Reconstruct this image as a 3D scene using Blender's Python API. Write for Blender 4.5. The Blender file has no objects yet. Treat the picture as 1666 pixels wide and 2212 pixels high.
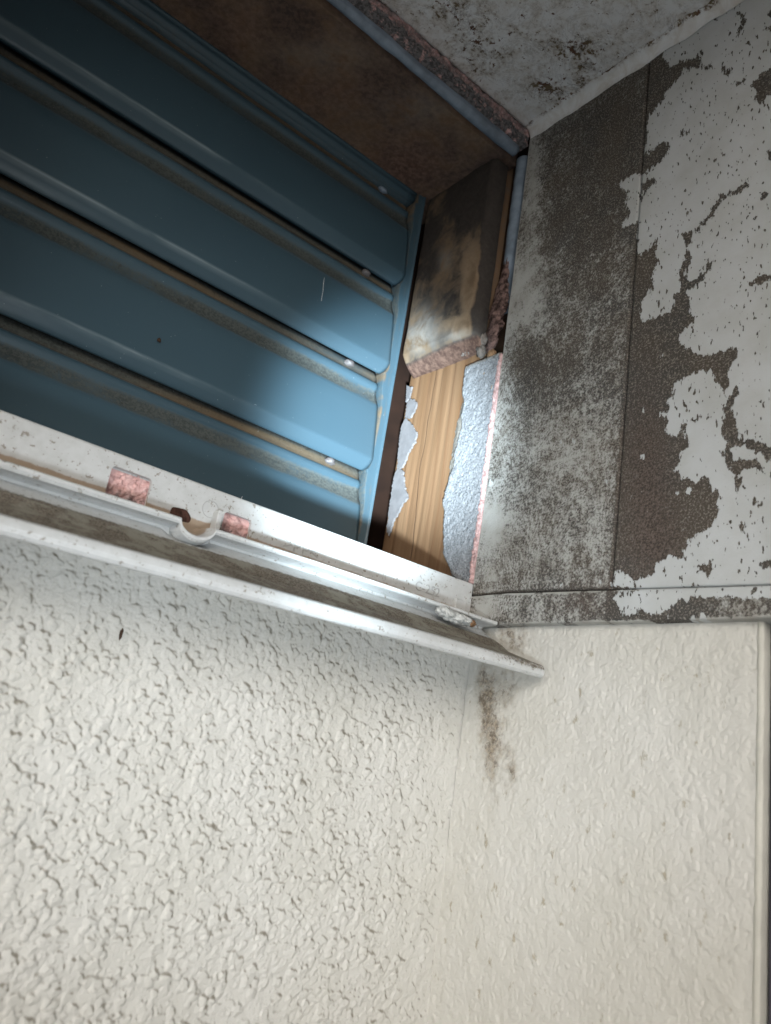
import bpy, bmesh, math, random
import numpy as np
from mathutils import Vector, Matrix

random.seed(4)
scene = bpy.context.scene
# ------------------------------------------------------------------ camera
PW, PH = 1666.0, 2212.0
PX, PY = PW/2, PH/2
_V = np.array([1720-PX, -4250-PY]); _H = np.array([3158-PX, 2050-PY])
FL = math.sqrt(-(_V @ _H))
def _cd(p):
    v = np.array([p[0], -p[1], -FL]); return v/np.linalg.norm(v)
_up = _cd(_V); _d1 = _cd(_H); _d2 = np.cross(_up, _d1)
RW = np.stack([_d1, _d2, _up])                 # world = RW @ camera space
def ray(px, py): return RW @ _cd((px-PX, py-PY))
CAM = -0.5*ray(1020, 1275)
def on(px, py, ax, val):                       # photo point -> point of an axis plane
    r = ray(px, py); t = (val-CAM[ax])/r[ax]; return CAM + t*r
def proj(P):                                   # N x 3 -> photo points
    v = (np.asarray(P)-CAM) @ RW
    return PX + FL*v[:, 0]/-v[:, 2], PY - FL*v[:, 1]/-v[:, 2]

cd = bpy.data.cameras.new("camera"); cam = bpy.data.objects.new("camera", cd)
scene.collection.objects.link(cam)
M = Matrix([list(RW[0])+[CAM[0]], list(RW[1])+[CAM[1]], list(RW[2])+[CAM[2]], [0, 0, 0, 1]])
cam.matrix_world = M
cd.sensor_fit = 'VERTICAL'; cd.sensor_height = 36.0; cd.lens = FL/PH*36.0
cd.clip_start = 0.01; cd.clip_end = 200
cd.dof.use_dof = True; cd.dof.focus_distance = 0.475; cd.dof.aperture_fstop = 13.0
scene.camera = cam

# ------------------------------------------------------------------ light
SUN_EL, SUN_AZ = 15.0, 224.0      # direction the light comes from (degrees, az from +x ccw)
w = bpy.data.worlds.new("World"); scene.world = w; w.use_nodes = True
nt = w.node_tree; bg = nt.nodes['Background']
sky = nt.nodes.new('ShaderNodeTexSky'); sky.sky_type = 'NISHITA'; sky.sun_disc = False
sky.sun_elevation = math.radians(SUN_EL); sky.sun_rotation = math.radians(90-SUN_AZ)
sky.air_density = 1.0; sky.dust_density = 3.0
hs = nt.nodes.new('ShaderNodeHueSaturation'); hs.inputs['Saturation'].default_value = 0.30     # thin overcast
nt.links.new(sky.outputs[0], hs.inputs['Color']); nt.links.new(hs.outputs[0], bg.inputs[0]); bg.inputs[1].default_value = 0.10
sl = bpy.data.lights.new("sun", 'SUN'); sl.energy = 0.60; sl.angle = math.radians(25); sl.color = (1.0, 0.965, 0.925)
so = bpy.data.objects.new("sun", sl); scene.collection.objects.link(so)
el, az = math.radians(SUN_EL), math.radians(SUN_AZ)
sdir = Vector((math.cos(el)*math.cos(az), math.cos(el)*math.sin(az), math.sin(el)))
so.rotation_euler = sdir.to_track_quat('Z', 'Y').to_euler()
# the phone torch whose beam lights the opening
LP = Vector((-0.325, -0.37, -0.185))
def torch(name, energy, aim, size, blend, col, rad):
    l = bpy.data.lights.new(name, 'SPOT'); l.energy = energy; l.spot_size = math.radians(size)
    l.spot_blend = blend; l.shadow_soft_size = rad; l.color = col
    o = bpy.data.objects.new(name, l); scene.collection.objects.link(o); o.location = LP
    d = Vector(aim)-LP; o.rotation_euler = (-d).to_track_quat('Z', 'Y').to_euler()
torch("torch_core", 100, (-0.022, 0.09, 0.122), 19, 1.0, (0.74, 0.90, 1.0), 0.016)
torch("torch_beam", 3.0, (-0.10, 0.0, -0.045), 64, 1.0, (0.84, 0.93, 1.0), 0.016)
torch("torch_spill", 0.8, (-0.08, 0.02, 0.04), 95, 1.0, (0.90, 0.95, 1.0), 0.016)
vs = scene.view_settings
vs.view_transform = 'Standard'; vs.look = 'None'; vs.exposure = 0.28; vs.gamma = 1.0

# ------------------------------------------------------------------ helpers
COL = scene.collection
def tag(o, label=None, cat=None, group=None, kind=None):
    if label: o['label'] = label
    if cat: o['category'] = cat
    if group: o['group'] = group
    if kind: o['kind'] = kind
    return o
def empty(name, loc=(0, 0, 0)):
    o = bpy.data.objects.new(name, None); COL.objects.link(o); o.location = loc; o.empty_display_size = 0.02
    return o
def link(name, me, mat, parent=None, smooth=True):
    o = bpy.data.objects.new(name, me); COL.objects.link(o)
    if mat: me.materials.append(mat)
    if parent:
        o.parent = parent; o.matrix_parent_inverse = Matrix.Translation(-Vector(parent.location))
    if smooth:
        me.polygons.foreach_set('use_smooth', np.ones(len(me.polygons), dtype=bool))
    return o
def mesh(name, verts, faces, mat, parent=None, smooth=False, attrs=None):
    me = bpy.data.meshes.new(name); me.from_pydata([tuple(v) for v in verts], [], faces); me.update()
    if attrs:
        for k, a in attrs.items(): setattr_f(me, k, a)
    return link(name, me, mat, parent, smooth)
def setattr_f(me, k, a):
    at = me.attributes.new(k, 'FLOAT', 'POINT'); at.data.foreach_set('value', np.asarray(a, dtype=np.float32).ravel())
def box(name, a, b, mat, parent=None, bev=0.0, rough=0.0):
    bm = bmesh.new(); bmesh.ops.create_cube(bm, size=1)
    a = Vector(a); b = Vector(b)
    for v in bm.verts:
        v.co = Vector([(a[i]+b[i])/2 + v.co[i]*abs(b[i]-a[i]) for i in range(3)])
    if bev: bmesh.ops.bevel(bm, geom=bm.edges[:], offset=bev, segments=3, affect='EDGES', profile=0.5)
    me = bpy.data.meshes.new(name); bm.to_mesh(me); bm.free()
    return link(name, me, mat, parent, False)
# value noise (numpy)
def _hash(i, j, k, s):
    n = (i*374761393 + j*668265263 + k*2147483647 + s*1274126177) & 0xffffffff
    n = ((n ^ (n >> 13)) * 1274126177) & 0xffffffff
    n = (n ^ (n >> 16)) & 0xffffffff
    return n/4294967295.0
def vn(x, y, s=0):
    x = np.asarray(x, float); y = np.asarray(y, float)
    i = np.floor(x).astype(np.int64); j = np.floor(y).astype(np.int64)
    fx = x-i; fy = y-j; fx = fx*fx*fx*(fx*(fx*6-15)+10); fy = fy*fy*fy*(fy*(fy*6-15)+10)
    z = np.zeros_like(i)
    a = _hash(i, j, z, s); b = _hash(i+1, j, z, s); c = _hash(i, j+1, z, s); d = _hash(i+1, j+1, z, s)
    return (a*(1-fx)+b*fx)*(1-fy)+(c*(1-fx)+d*fx)*fy
def fbm(x, y, s=0, o=4):
    r = 0; a = 0.5; t = 0
    for q in range(o):
        r = r + a*vn(x*2**q + 17.3*q, y*2**q - 9.1*q, s+q); t += a; a *= 0.5
    return r/t
def sstep(a, b, x):
    t = np.clip((x-a)/(b-a), 0, 1); return t*t*(3-2*t)
def gridfaces(nu, nv, flip=False):
    idx = np.arange(nu*nv).reshape(nv, nu)
    f = np.stack([idx[:-1, :-1], idx[:-1, 1:], idx[1:, 1:], idx[1:, :-1]], -1).reshape(-1, 4)
    return f[:, ::-1] if flip else f
def fastmesh(name, V, F, mat, parent=None, smooth=True, attrs=None):
    me = bpy.data.meshes.new(name)
    V = np.ascontiguousarray(V, dtype=np.float32); F = np.ascontiguousarray(F, dtype=np.int32)
    me.vertices.add(len(V)); me.vertices.foreach_set('co', V.ravel())
    me.loops.add(F.size); me.loops.foreach_set('vertex_index', F.ravel())
    me.polygons.add(len(F)); me.polygons.foreach_set('loop_start', np.arange(0, F.size, 4, dtype=np.int32))
    me.update(calc_edges=True); me.validate()
    if attrs:
        for k, a in attrs.items(): setattr_f(me, k, a)
    return link(name, me, mat, parent, smooth)
def sheet(name, us, vv, fun, depth, mat, parent=None, flip=False, attrs=None, smooth=True):
    """grid u x v -> fun(U,V)=xyz front surface; 'depth' vector gives the solid body behind it"""
    U, Vv = np.meshgrid(us, vv); P = fun(U, Vv); nu, nv = len(us), len(vv)
    P = np.stack(P, -1).reshape(-1, 3); F = gridfaces(nu, nv, flip)
    A = {k: np.asarray(a(U, Vv, P)).ravel() for k, a in (attrs or {}).items()}
    ring = np.concatenate([np.arange(nu), np.arange(1, nv)*nu+nu-1, (nv-1)*nu+np.arange(nu-2, -1, -1), np.arange(nv-2, 0, -1)*nu])
    B = P[ring]+np.asarray(depth); n0 = len(P); k = len(ring)
    r2 = np.roll(ring, -1); b0 = n0+np.arange(k); b1 = np.roll(b0, -1)
    S = np.stack([ring, b0, b1, r2], -1)
    if flip: S = S[:, ::-1]
    c = len(P)+k
    cap = np.stack([b1, b0, np.full(k, c), np.full(k, c)], -1)
    V2 = np.concatenate([P, B, B.mean(0, keepdims=True)])
    A = {kk: np.concatenate([a, a[ring], [a.mean()]]) for kk, a in A.items()}
    o = fastmesh(name, V2, np.concatenate([F, S]), mat, parent, smooth, A)
    return o
# polygons in photo points -> signed distance (inside positive), in photo px
def c4(x, y): return ((1500+x/3.893)*.8641, (1100+y/3.893)*.8641)
def c5(x, y): return ((1500+x/3.893)*.8641, (y/3.893)*.8641)
def c6(x, y): return ((1500+x/3.893)*.8641, (560+y/3.893)*.8641)
def sdp(poly, X, Y):
    p = np.array(poly, float); q = np.roll(p, -1, 0)
    d = np.full(X.shape, 1e9); ins = np.zeros(X.shape, bool)
    for (x0, y0), (x1, y1) in zip(p, q):
        ex, ey = x1-x0, y1-y0; L = ex*ex+ey*ey+1e-9
        t = np.clip(((X-x0)*ex+(Y-y0)*ey)/L, 0, 1)
        d = np.minimum(d, np.hypot(X-x0-t*ex, Y-y0-t*ey))
        c = ((y0 > Y) != (y1 > Y)) & (X < (x1-x0)*(Y-y0)/((y1-y0) if y1 != y0 else 1e-9)+x0)
        ins ^= c
    return np.where(ins, d, -d)
def blobs(X, Y, base, lst):
    r = np.full(X.shape, float(base))
    for (x, y, rx, ry, a) in lst: r = r + a*np.exp(-((X-x)/rx)**2-((Y-y)/ry)**2)
    return r

# ------------------------------------------------------------------ materials
class NM:
    def __init__(s, name, rough=0.7, spec=0.3, metal=0.0):
        s.m = bpy.data.materials.new(name); s.m.use_nodes = True; s.t = s.m.node_tree
        s.b = s.t.nodes['Principled BSDF']; s.b.inputs['Roughness'].default_value = rough
        s.b.inputs['Specular IOR Level'].default_value = spec; s.b.inputs['Metallic'].default_value = metal
        s.co = s.t.nodes.new('ShaderNodeTexCoord').outputs['Object']
    def set(s, sock, v):
        if isinstance(v, bpy.types.NodeSocket): s.t.links.new(v, sock)
        elif isinstance(v, (tuple, list)) and len(v) == 3 and len(sock.default_value) == 4: sock.default_value = (*v, 1)
        else: sock.default_value = v
    def attr(s, n):
        a = s.t.nodes.new('ShaderNodeAttribute'); a.attribute_name = n; return a.outputs['Fac']
    def map(s, scale=(1, 1, 1), rot=(0, 0, 0), loc=(0, 0, 0), v=None):
        n = s.t.nodes.new('ShaderNodeMapping'); s.set(n.inputs[0], v or s.co)
        n.inputs['Scale'].default_value = scale; n.inputs['Rotation'].default_value = rot; n.inputs['Location'].default_value = loc
        return n.outputs[0]
    def noise(s, scale, detail=3, rough=0.55, v=None, dist=0.0):
        n = s.t.nodes.new('ShaderNodeTexNoise'); s.set(n.inputs['Vector'], v or s.co)
        n.inputs['Scale'].default_value = scale; n.inputs['Detail'].default_value = detail
        n.inputs['Roughness'].default_value = rough; n.inputs['Distortion'].default_value = dist
        return n.outputs['Fac']
    def vor(s, scale, v=None, feat='F1', rnd=1.0):
        n = s.t.nodes.new('ShaderNodeTexVoronoi'); s.set(n.inputs['Vector'], v or s.co); n.feature = feat
        n.inputs['Scale'].default_value = scale; n.inputs['Randomness'].default_value = rnd
        return n.outputs['Distance']
    def math(s, op, a, b=0.0, c=0.0, clamp=False):
        n = s.t.nodes.new('ShaderNodeMath'); n.operation = op; n.use_clamp = clamp
        s.set(n.inputs[0], a); s.set(n.inputs[1], b); s.set(n.inputs[2], c); return n.outputs[0]
    def mr(s, v, a, b, c=0.0, d=1.0, smooth=True):
        n = s.t.nodes.new('ShaderNodeMapRange'); n.interpolation_type = 'SMOOTHSTEP' if smooth else 'LINEAR'
        s.set(n.inputs['Value'], v)
        for k, x in zip(('From Min', 'From Max', 'To Min', 'To Max'), (a, b, c, d)): s.set(n.inputs[k], x)
        return n.outputs[0]
    def mix(s, f, a, b, mode='MIX'):
        n = s.t.nodes.new('ShaderNodeMix'); n.data_type = 'RGBA'; n.blend_type = mode
        s.set(n.inputs[0], f); s.set(n.inputs[6], a); s.set(n.inputs[7], b); return n.outputs[2]
    def bump(s, h, dist, strength=1.0, nrm=None):
        n = s.t.nodes.new('ShaderNodeBump'); s.set(n.inputs['Height'], h); n.inputs['Distance'].default_value = dist
        n.inputs['Strength'].default_value = strength
        if nrm is not None: s.set(n.inputs['Normal'], nrm)
        return n.outputs[0]
    def sep(s, v=None):
        n = s.t.nodes.new('ShaderNodeSeparateXYZ'); s.set(n.inputs[0], v or s.co); return n.outputs
    def done(s, col=None, rough=None, nrm=None):
        if col is not None: s.set(s.b.inputs['Base Color'], col)
        if rough is not None: s.set(s.b.inputs['Roughness'], rough)
        if nrm is not None: s.set(s.b.inputs['Normal'], nrm)
        return s.m

def m_moldy():
    n = NM('moldy_painted_board', 0.75, 0.25)
    mold = n.attr('mold'); paint = n.attr('paint'); red = n.attr('red')
    diag = n.map((1, 1, 0.45), (0.55, 0, 0))
    fine = n.noise(950, 3, 0.7); med = n.noise(330, 4, 0.6); big = n.noise(60, 4, 0.6)
    # mould grains over off-white film
    thr = n.math('ADD', mold, n.math('ADD', n.math('MULTIPLY', n.math('SUBTRACT', big, 0.5), 0.6), n.math('MULTIPLY', n.math('SUBTRACT', n.noise(170, 4, .65), 0.5), 0.75)))
    g = n.math('ADD', n.math('MULTIPLY', n.noise(700, 3, 0.75), 0.70), n.math('MULTIPLY', med, 0.40))
    gm = n.mr(n.math('SUBTRACT', n.math('MULTIPLY', thr, 0.52), n.math('SUBTRACT', g, 0.32)), -0.08, 0.17)
    brown = n.mix(n.mr(n.noise(22, 3), 0.35, 0.65), (0.062, 0.060, 0.057), (0.080, 0.068, 0.056))
    brown = n.mix(n.mr(n.noise(900, 3, 0.8), 0.50, 0.64), brown, (0.25, 0.23, 0.20))
    brown = n.mix(red, brown, n.mix(n.mr(fine, .4, .62), (0.048, 0.036, 0.031), (0.15, 0.118, 0.100)))
    pale = n.mix(n.mr(big, 0.35, 0.7), (0.44, 0.445, 0.425), (0.34, 0.33, 0.30))
    base = n.mix(gm, pale, brown)
    # remaining top coat with ragged edges and small chips
    rag = n.noise(420, 4, 0.7, diag); rag2 = n.noise(110, 3, 0.6)
    e = n.math('ADD', paint, n.math('MULTIPLY', n.math('SUBTRACT', rag, 0.5), 16.0))
    e = n.math('ADD', e, n.math('MULTIPLY', n.math('SUBTRACT', rag2, 0.5), 6.0))
    mask = n.mr(e, -0.25, 0.25)
    sp = n.noise(560, 2, 0.5, n.map((1, 1, 0.42), (0.75, 0, 0), (3, 1, 2)))
    spv = n.mr(n.noise(45, 2), 0.3, 0.7, 0.70, 0.635)
    chips = n.mr(n.math('SUBTRACT', sp, spv), -0.01, 0.012)
    sp2 = n.noise(240, 3, 0.6, n.map((1, 1, 0.45), (0.8, 0, 0), (7, 1, 2)))
    chips = n.math('MAXIMUM', chips, n.mr(sp2, 0.70, 0.715))
    mask = n.math('MULTIPLY', mask, n.math('SUBTRACT', 1.0, chips))
    white = n.mix(n.mr(n.noise(35, 5, 0.6), 0.3, 0.75), (0.50, 0.525, 0.54), (0.43, 0.445, 0.44))
    col = n.mix(mask, base, white)
    h = n.math('ADD', n.math('MULTIPLY', mask, 0.5), n.math('MULTIPLY', fine, n.mr(mask, 0, 1, 0.75, 0.08)))
    return n.done(col, n.mr(mask, 0, 1, 0.85, 0.55), n.bump(h, 0.0011, 1.0))
def m_ceiling():
    n = NM('mould_specked_ceiling_paint', 0.7, 0.25)
    mold = n.attr('mold'); fine = n.noise(420, 4, 0.7); med = n.noise(90, 5, 0.65, None, 0.6); fila = n.noise(55, 6, 0.7, None, 1.2)
    line = n.mr(n.math('ABSOLUTE', n.math('SUBTRACT', fila, 0.5)), 0.0, 0.03, 1.0, 0.0)
    t = n.math('ADD', n.math('MULTIPLY', mold, 0.5), n.math('MULTIPLY', n.math('SUBTRACT', med, 0.5), 1.3))
    d = n.math('ADD', t, n.math('MULTIPLY', n.math('SUBTRACT', fine, 0.5), 1.6))
    m = n.math('MAXIMUM', n.mr(d, 0.48, 0.62), n.mr(n.math('ADD', n.noise(210, 4, .7), n.math('MULTIPLY', n.math('SUBTRACT', mold, .3), .22)), .635, .68))
    m2 = n.math('MULTIPLY', n.math('MULTIPLY', line, mold), 0.7, clamp=True)
    col = n.mix(n.mr(med, 0.35, 0.7), (0.72, 0.735, 0.745), (0.58, 0.56, 0.53))
    col = n.mix(n.mr(d, 0.15, 0.6, 0, .5), col, (0.20, 0.15, 0.11))
    col = n.mix(m, col, n.mix(n.mr(med, .4, .6), (0.115, 0.06, 0.04), (0.15, 0.115, 0.07))); col = n.mix(m2, col, (0.05, 0.04, 0.04))
    return n.done(col, 0.7, n.bump(fine, 0.0006, 0.6))
def m_stucco():
    n = NM('cream_stucco_paint', 0.55, 0.3)
    cav = n.attr('grime_shade'); st = n.attr('stain'); sm = n.attr('smoothside')
    v = n.noise(14, 4, 0.6); f = n.noise(600, 3, 0.6); mid = n.noise(160, 4, 0.65)
    col = n.mix(n.mr(v, 0.3, 0.7), (0.52, 0.51, 0.47), (0.555, 0.547, 0.515))
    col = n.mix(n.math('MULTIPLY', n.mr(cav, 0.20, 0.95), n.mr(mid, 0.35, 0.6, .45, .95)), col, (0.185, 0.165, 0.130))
    spot = n.math('MULTIPLY', n.mr(n.noise(150, 4, .65, n.map((1, 1, .6))), 0.62, 0.72), sm)
    col = n.mix(n.math('MULTIPLY', spot, .62), col, (0.24, 0.20, 0.12))
    st = n.math('MULTIPLY', st, 0.80)
    stm = n.mr(n.math('ADD', st, n.math('MULTIPLY', n.math('SUBTRACT', mid, 0.5), 1.1)), 0.12, 0.95)
    col = n.mix(stm, col, n.mix(n.mr(f, 0.35, 0.65), (0.32, 0.265, 0.195), (0.16, 0.135, 0.105)))
    st2 = n.mr(n.math('SUBTRACT', st, n.mr(n.noise(260, 5, .7), .35, .65, .15, 1.25)), 0.0, 0.55)
    col = n.mix(n.math('MULTIPLY', st2, .8), col, (0.12, 0.095, 0.072))
    return n.done(col, 0.58, n.bump(n.math('ADD', n.math('MULTIPLY', f, 0.7), mid), 0.0005, 0.55))
def m_plain(name, col, rough=0.6, spec=0.3, var=0.12, scale=60, bump=0.0, bs=400, metal=0.0):
    n = NM(name, rough, spec, metal); v = n.noise(scale, 4, 0.6)
    c = n.mix(n.mr(v, 0.3, 0.7), tuple(x*(1-var) for x in col), tuple(min(1, x*(1+var)) for x in col))
    return n.done(c, None, n.bump(n.noise(bs, 4, 0.65), 0.0006, bump) if bump else None)
def m_plastic():
    n = NM('dirty_white_plastic', 0.34, 0.5)
    d = n.attr('dust'); c_ = n.attr('crease')
    sp = n.noise(520, 3, 0.6); sp2 = n.noise(170, 4, 0.65); gr = n.noise(1100, 2, 0.7)
    col = n.mix(n.mr(sp2, 0.3, 0.7), (0.52, 0.53, 0.53), (0.46, 0.47, 0.465))
    fl = n.math('MAXIMUM', n.math('MAXIMUM', n.mr(sp, 0.63, 0.70), n.mr(sp2, 0.66, 0.71)), n.mr(n.noise(330, 3, .6, n.map((1, 1, 1), (0, 0, 0), (2, 1, 3))), .64, .69))
    col = n.mix(n.math('MULTIPLY', fl, 0.75), col, (0.17, 0.135, 0.10))
    dm = n.mr(n.math('ADD', d, n.math('MULTIPLY', n.math('SUBTRACT', sp, 0.5), 0.9)), 0.25, 0.62)
    dust = n.mix(n.mr(gr, 0.38, 0.62), (0.085, 0.072, 0.056), (0.25, 0.215, 0.17))
    dust = n.mix(n.mr(n.noise(90, 3, .6), .45, .62), dust, (0.26, 0.25, 0.205))
    col = n.mix(dm, col, dust)
    cm = n.mr(n.math('ADD', c_, n.math('MULTIPLY', n.math('SUBTRACT', sp2, 0.5), 0.5)), 0.3, 0.6)
    col = n.mix(n.math('MULTIPLY', cm, 0.85), col, n.mix(sp, (0.24, 0.16, 0.09), (0.30, 0.215, 0.14)))
    b = n.bump(n.math('ADD', n.math('MULTIPLY', gr, n.math('MULTIPLY', dm, 1.5)), n.math('MULTIPLY', sp2, .15)), 0.0007, 0.8)
    return n.done(col, n.mr(dm, 0, 1, 0.42, 0.95), b)
def m_blue():
    n = NM('blue_enamel_metal', 0.42, 0.45)
    d = n.attr('dirt'); r = n.attr('rust')
    f = n.noise(520, 4, 0.65); m = n.noise(120, 4, 0.7); st = n.noise(60, 4, 0.6, n.map((0.12, 1, 1)))
    col = n.mix(n.mr(n.noise(9, 2), 0.3, 0.7), (0.043, 0.080, 0.105), (0.048, 0.088, 0.114))
    lf = n.noise(26, 4, 0.6, n.map((0.5, 1, 1)))
    dm = n.mr(n.math('ADD', n.math('MULTIPLY', d, n.mr(lf, .3, .6, .55, 1.05)), n.math('MULTIPLY', n.math('SUBTRACT', f, 0.5), 0.75)), 0.2, 0.75)
    dirt = n.mix(n.mr(f, 0.38, 0.6), (0.034, 0.036, 0.030), (0.074, 0.078, 0.068))
    col = n.mix(n.math('MULTIPLY', dm, 0.86), col, dirt)
    rm = n.mr(n.math('ADD', r, n.math('MULTIPLY', n.math('SUBTRACT', st, 0.5), 1.0)), 0.3, 0.8)
    col = n.mix(n.math('MULTIPLY', rm, 0.8), col, n.mix(m, (0.10, 0.06, 0.03), (0.20, 0.135, 0.065)))
    spk = n.math('MULTIPLY', n.mr(n.noise(300, 4, .7), 0.61, 0.68), n.math('MAXIMUM', dm, 0.03))
    col = n.mix(n.math('MULTIPLY', spk, .85), col, (0.03, 0.028, 0.022))
    wsp = n.mr(n.noise(700, 1, 0.3), 0.80, 0.83)
    col = n.mix(n.math('MULTIPLY', wsp, .5), col, (0.45, 0.5, 0.52))
    glint = n.math('MULTIPLY', n.attr('lip_glint'), n.mr(n.noise(40, 4, .6, n.map((.25, 1, 1))), .38, .6))  # painted highlight on the slat lips, broken up like scratches
    col = n.mix(glint, col, (0.30, 0.37, 0.40))
    return n.done(col, n.mr(dm, 0, 1, 0.36, 0.9), n.bump(f, 0.0003, 0.15, n.bump(n.noise(11, 3, .5, n.map((.5, 1, 1))), 0.006, 0.35)))
def m_wood():
    n = NM('bare_pine', 0.65, 0.25)
    g = n.noise(95, 4, 0.6, n.map((1, 1, 0.05)), 0.3); g2 = n.noise(500, 3, 0.6, n.map((1, 1, 0.03)))
    w = n.math('FRACT', n.math('MULTIPLY', n.math('ADD', n.sep()[1], n.math('MULTIPLY', n.noise(14, 2, .5, n.map((1, 1, .4))), 0.022)), 95))
    line = n.mr(w, 0.55, 1.0)
    col = n.mix(n.mr(g, 0.3, 0.7), (0.155, 0.086, 0.043), (0.215, 0.130, 0.072))
    col = n.mix(n.math('MULTIPLY', line, n.mr(n.noise(30, 3, .5, n.map((1, 1, .2))), .35, .65, 0, .45)), col, (0.12, 0.055, 0.026))
    col = n.mix(n.mr(g2, 0.5, 0.75, 0, .35), col, (0.24, 0.13, 0.07))
    crack = n.mr(n.math('ABSOLUTE', n.math('SUBTRACT', n.math('ADD', n.sep()[1], n.math('MULTIPLY', n.noise(12, 3), 0.02)), 0.0835)), 0.0, 0.0007, 1, 0)
    col = n.mix(n.math('MULTIPLY', crack, 0.8), col, (0.10, 0.055, 0.03))
    ed = n.attr('mold')
    col = n.mix(n.mr(n.math('ADD', ed, n.math('MULTIPLY', n.math('SUBTRACT', n.noise(120, 4), .5), .8)), .3, .9), col, (0.13, 0.11, 0.09))
    return n.done(col, 0.7, n.bump(n.math('ADD', g2, n.math('MULTIPLY', crack, -2)), 0.0005, 0.5))
def m_moldwood():
    n = NM('mouldy_stained_wood', 0.85, 0.15)
    md = n.attr('mold'); rd = n.attr('red'); lt = n.attr('pale')
    a = n.noise(55, 5, 0.65, None, 0.4); b = n.noise(260, 4, 0.7); c = n.noise(24, 3, 0.6)
    col = n.mix(n.mr(a, 0.3, 0.65), (0.18, 0.125, 0.078), (0.27, 0.20, 0.135))
    dk = n.mr(n.math('ADD', md, n.math('ADD', n.math('MULTIPLY', n.math('SUBTRACT', a, 0.5), 1.5), n.math('MULTIPLY', n.math('SUBTRACT', c, 0.5), 0.9))), 0.25, 0.85)
    col = n.mix(dk, col, n.mix(b, (0.022, 0.019, 0.018), (0.075, 0.064, 0.056)))
    col = n.mix(n.math('MULTIPLY', rd, n.mr(b, 0.3, 0.7, 0.75, 1)), col, n.mix(n.mr(b, 0.35, 0.65), (0.10, 0.050, 0.037), (0.21, 0.125, 0.092)))
    col = n.mix(n.math('MULTIPLY', lt, n.mr(a, 0.3, 0.6)), col, (0.36, 0.34, 0.31))
    return n.done(col, 0.85, n.bump(n.math('ADD', a, n.math('MULTIPLY', b, 0.5)), 0.0015, 0.6))
def m_mortar(name, c1, c2, sp):
    n = NM(name, 0.95, 0.05)
    f = n.noise(760, 3, 0.75); a = n.noise(90, 3, 0.6)
    col = n.mix(n.mr(f, 0.32, 0.62), c1, c2)
    col = n.mix(n.mr(n.vor(480), 0.24, 0.12), col, sp)
    col = n.mix(n.mr(n.noise(420, 2, .5), 0.66, 0.72), col, (0.34, 0.35, 0.36))
    col = n.mix(n.mr(n.noise(60, 3), 0.69, 0.74), col, (0.34, 0.22, 0.11))
    edg = n.attr('edge')
    col = n.mix(n.math('MULTIPLY', edg, 0.8), col, n.mix(f, (0.16, 0.14, 0.115), (0.30, 0.275, 0.23)))
    return n.done(col, 0.85, n.bump(n.math('ADD', f, n.math('MULTIPLY', a, .6)), 0.0008, 0.8))
def m_pink():
    n = NM('pink_undercoat', 0.7, 0.25)
    f = n.noise(420, 4, 0.65); ck = n.vor(260, n.map((1, 1, 1)), 'DISTANCE_TO_EDGE')
    cr = n.mr(n.math('ADD', ck, n.math('MULTIPLY', f, 0.2)), 0.08, 0.13, 1, 0)
    col = n.mix(n.mr(f, 0.35, 0.65), (0.56, 0.33, 0.31), (0.67, 0.45, 0.43))
    col = n.mix(n.math('MULTIPLY', cr, n.mr(n.noise(110, 2), .45, .6, .0, .45)), col, (0.16, 0.09, 0.07))
    g = n.attr('mold')
    col = n.mix(n.math('MULTIPLY', g, n.mr(n.noise(170, 5, .7), .30, .58)), col, n.mix(n.mr(f, .4, .6), (0.075, 0.072, 0.075), (0.17, 0.165, 0.17)))
    return n.done(col, 0.7, n.bump(n.math('ADD', f, n.math('MULTIPLY', cr, -.8)), 0.0010, 0.6))

MOLDY = m_moldy(); CEIL = m_ceiling(); STUC = m_stucco(); PLAS = m_plastic(); BLUE = m_blue()
WOOD = m_wood(); MWOOD = m_moldwood(); PINK = m_pink()
MORT = m_mortar('grey_mortar', (0.155, 0.162, 0.172), (0.285, 0.295, 0.31), (0.05, 0.065, 0.075))
FLAKE = m_plain('grey_plaster_flake', (0.17, 0.165, 0.17), 0.9, .2, .12, 120, .5)
CAULK = m_plain('white_caulk', (0.72, 0.74, 0.75), 0.7, .3, .06, 300, .4, 700)
WHITEP = m_plain('white_plastic_pin', (0.11, 0.10, 0.10), 0.5, .4, .05)
LEADC = m_plain('blue_grey_sealant', (0.20, 0.25, 0.31), 0.55, .35, .25, 70, .5, 300)
RUST = m_plain('rusty_brown_scrap', (0.13, 0.085, 0.075), 0.9, .15, .8, 260, 1.0, 500)
RUSTS = m_plain('rust_screw_head', (0.045, 0.020, 0.014), 0.8, .25, .5, 300, .9, 500)
DARK = m_plain('dark_cavity_timber', (0.030, 0.018, 0.012), 0.9, .1, .3)
REDW = m_plain('red_brown_timber', (0.016, 0.007, 0.004), 0.8, .2, .3, 40)
DIRTM = m_plain('dirty_mortar', (0.15, 0.13, 0.115), 0.9, .15, .4, 150, .9, 400)
SLATE = m_plain('slate_grey_paint', (0.085, 0.080, 0.105), 0.6, .3, .12)
CONC = m_plain('concrete_ground', (0.46, 0.45, 0.43), 0.9, .2, .12, 3, .4, 60)
SEAL = m_plain('clear_sealant', (0.42, 0.43, 0.42), 0.4, .4, .25, 260, .5, 300)
PLASTER = m_plain('pale_plaster', (0.50, 0.49, 0.44), 0.7, .3, .08, 40, .4)
THREAD = m_plain('pale_fibre', (0.7, 0.7, 0.7), 0.6, .3, .02)
TWIG = m_plain('brown_speck', (0.05, 0.03, 0.02), 0.8, .2, .2)

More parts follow.
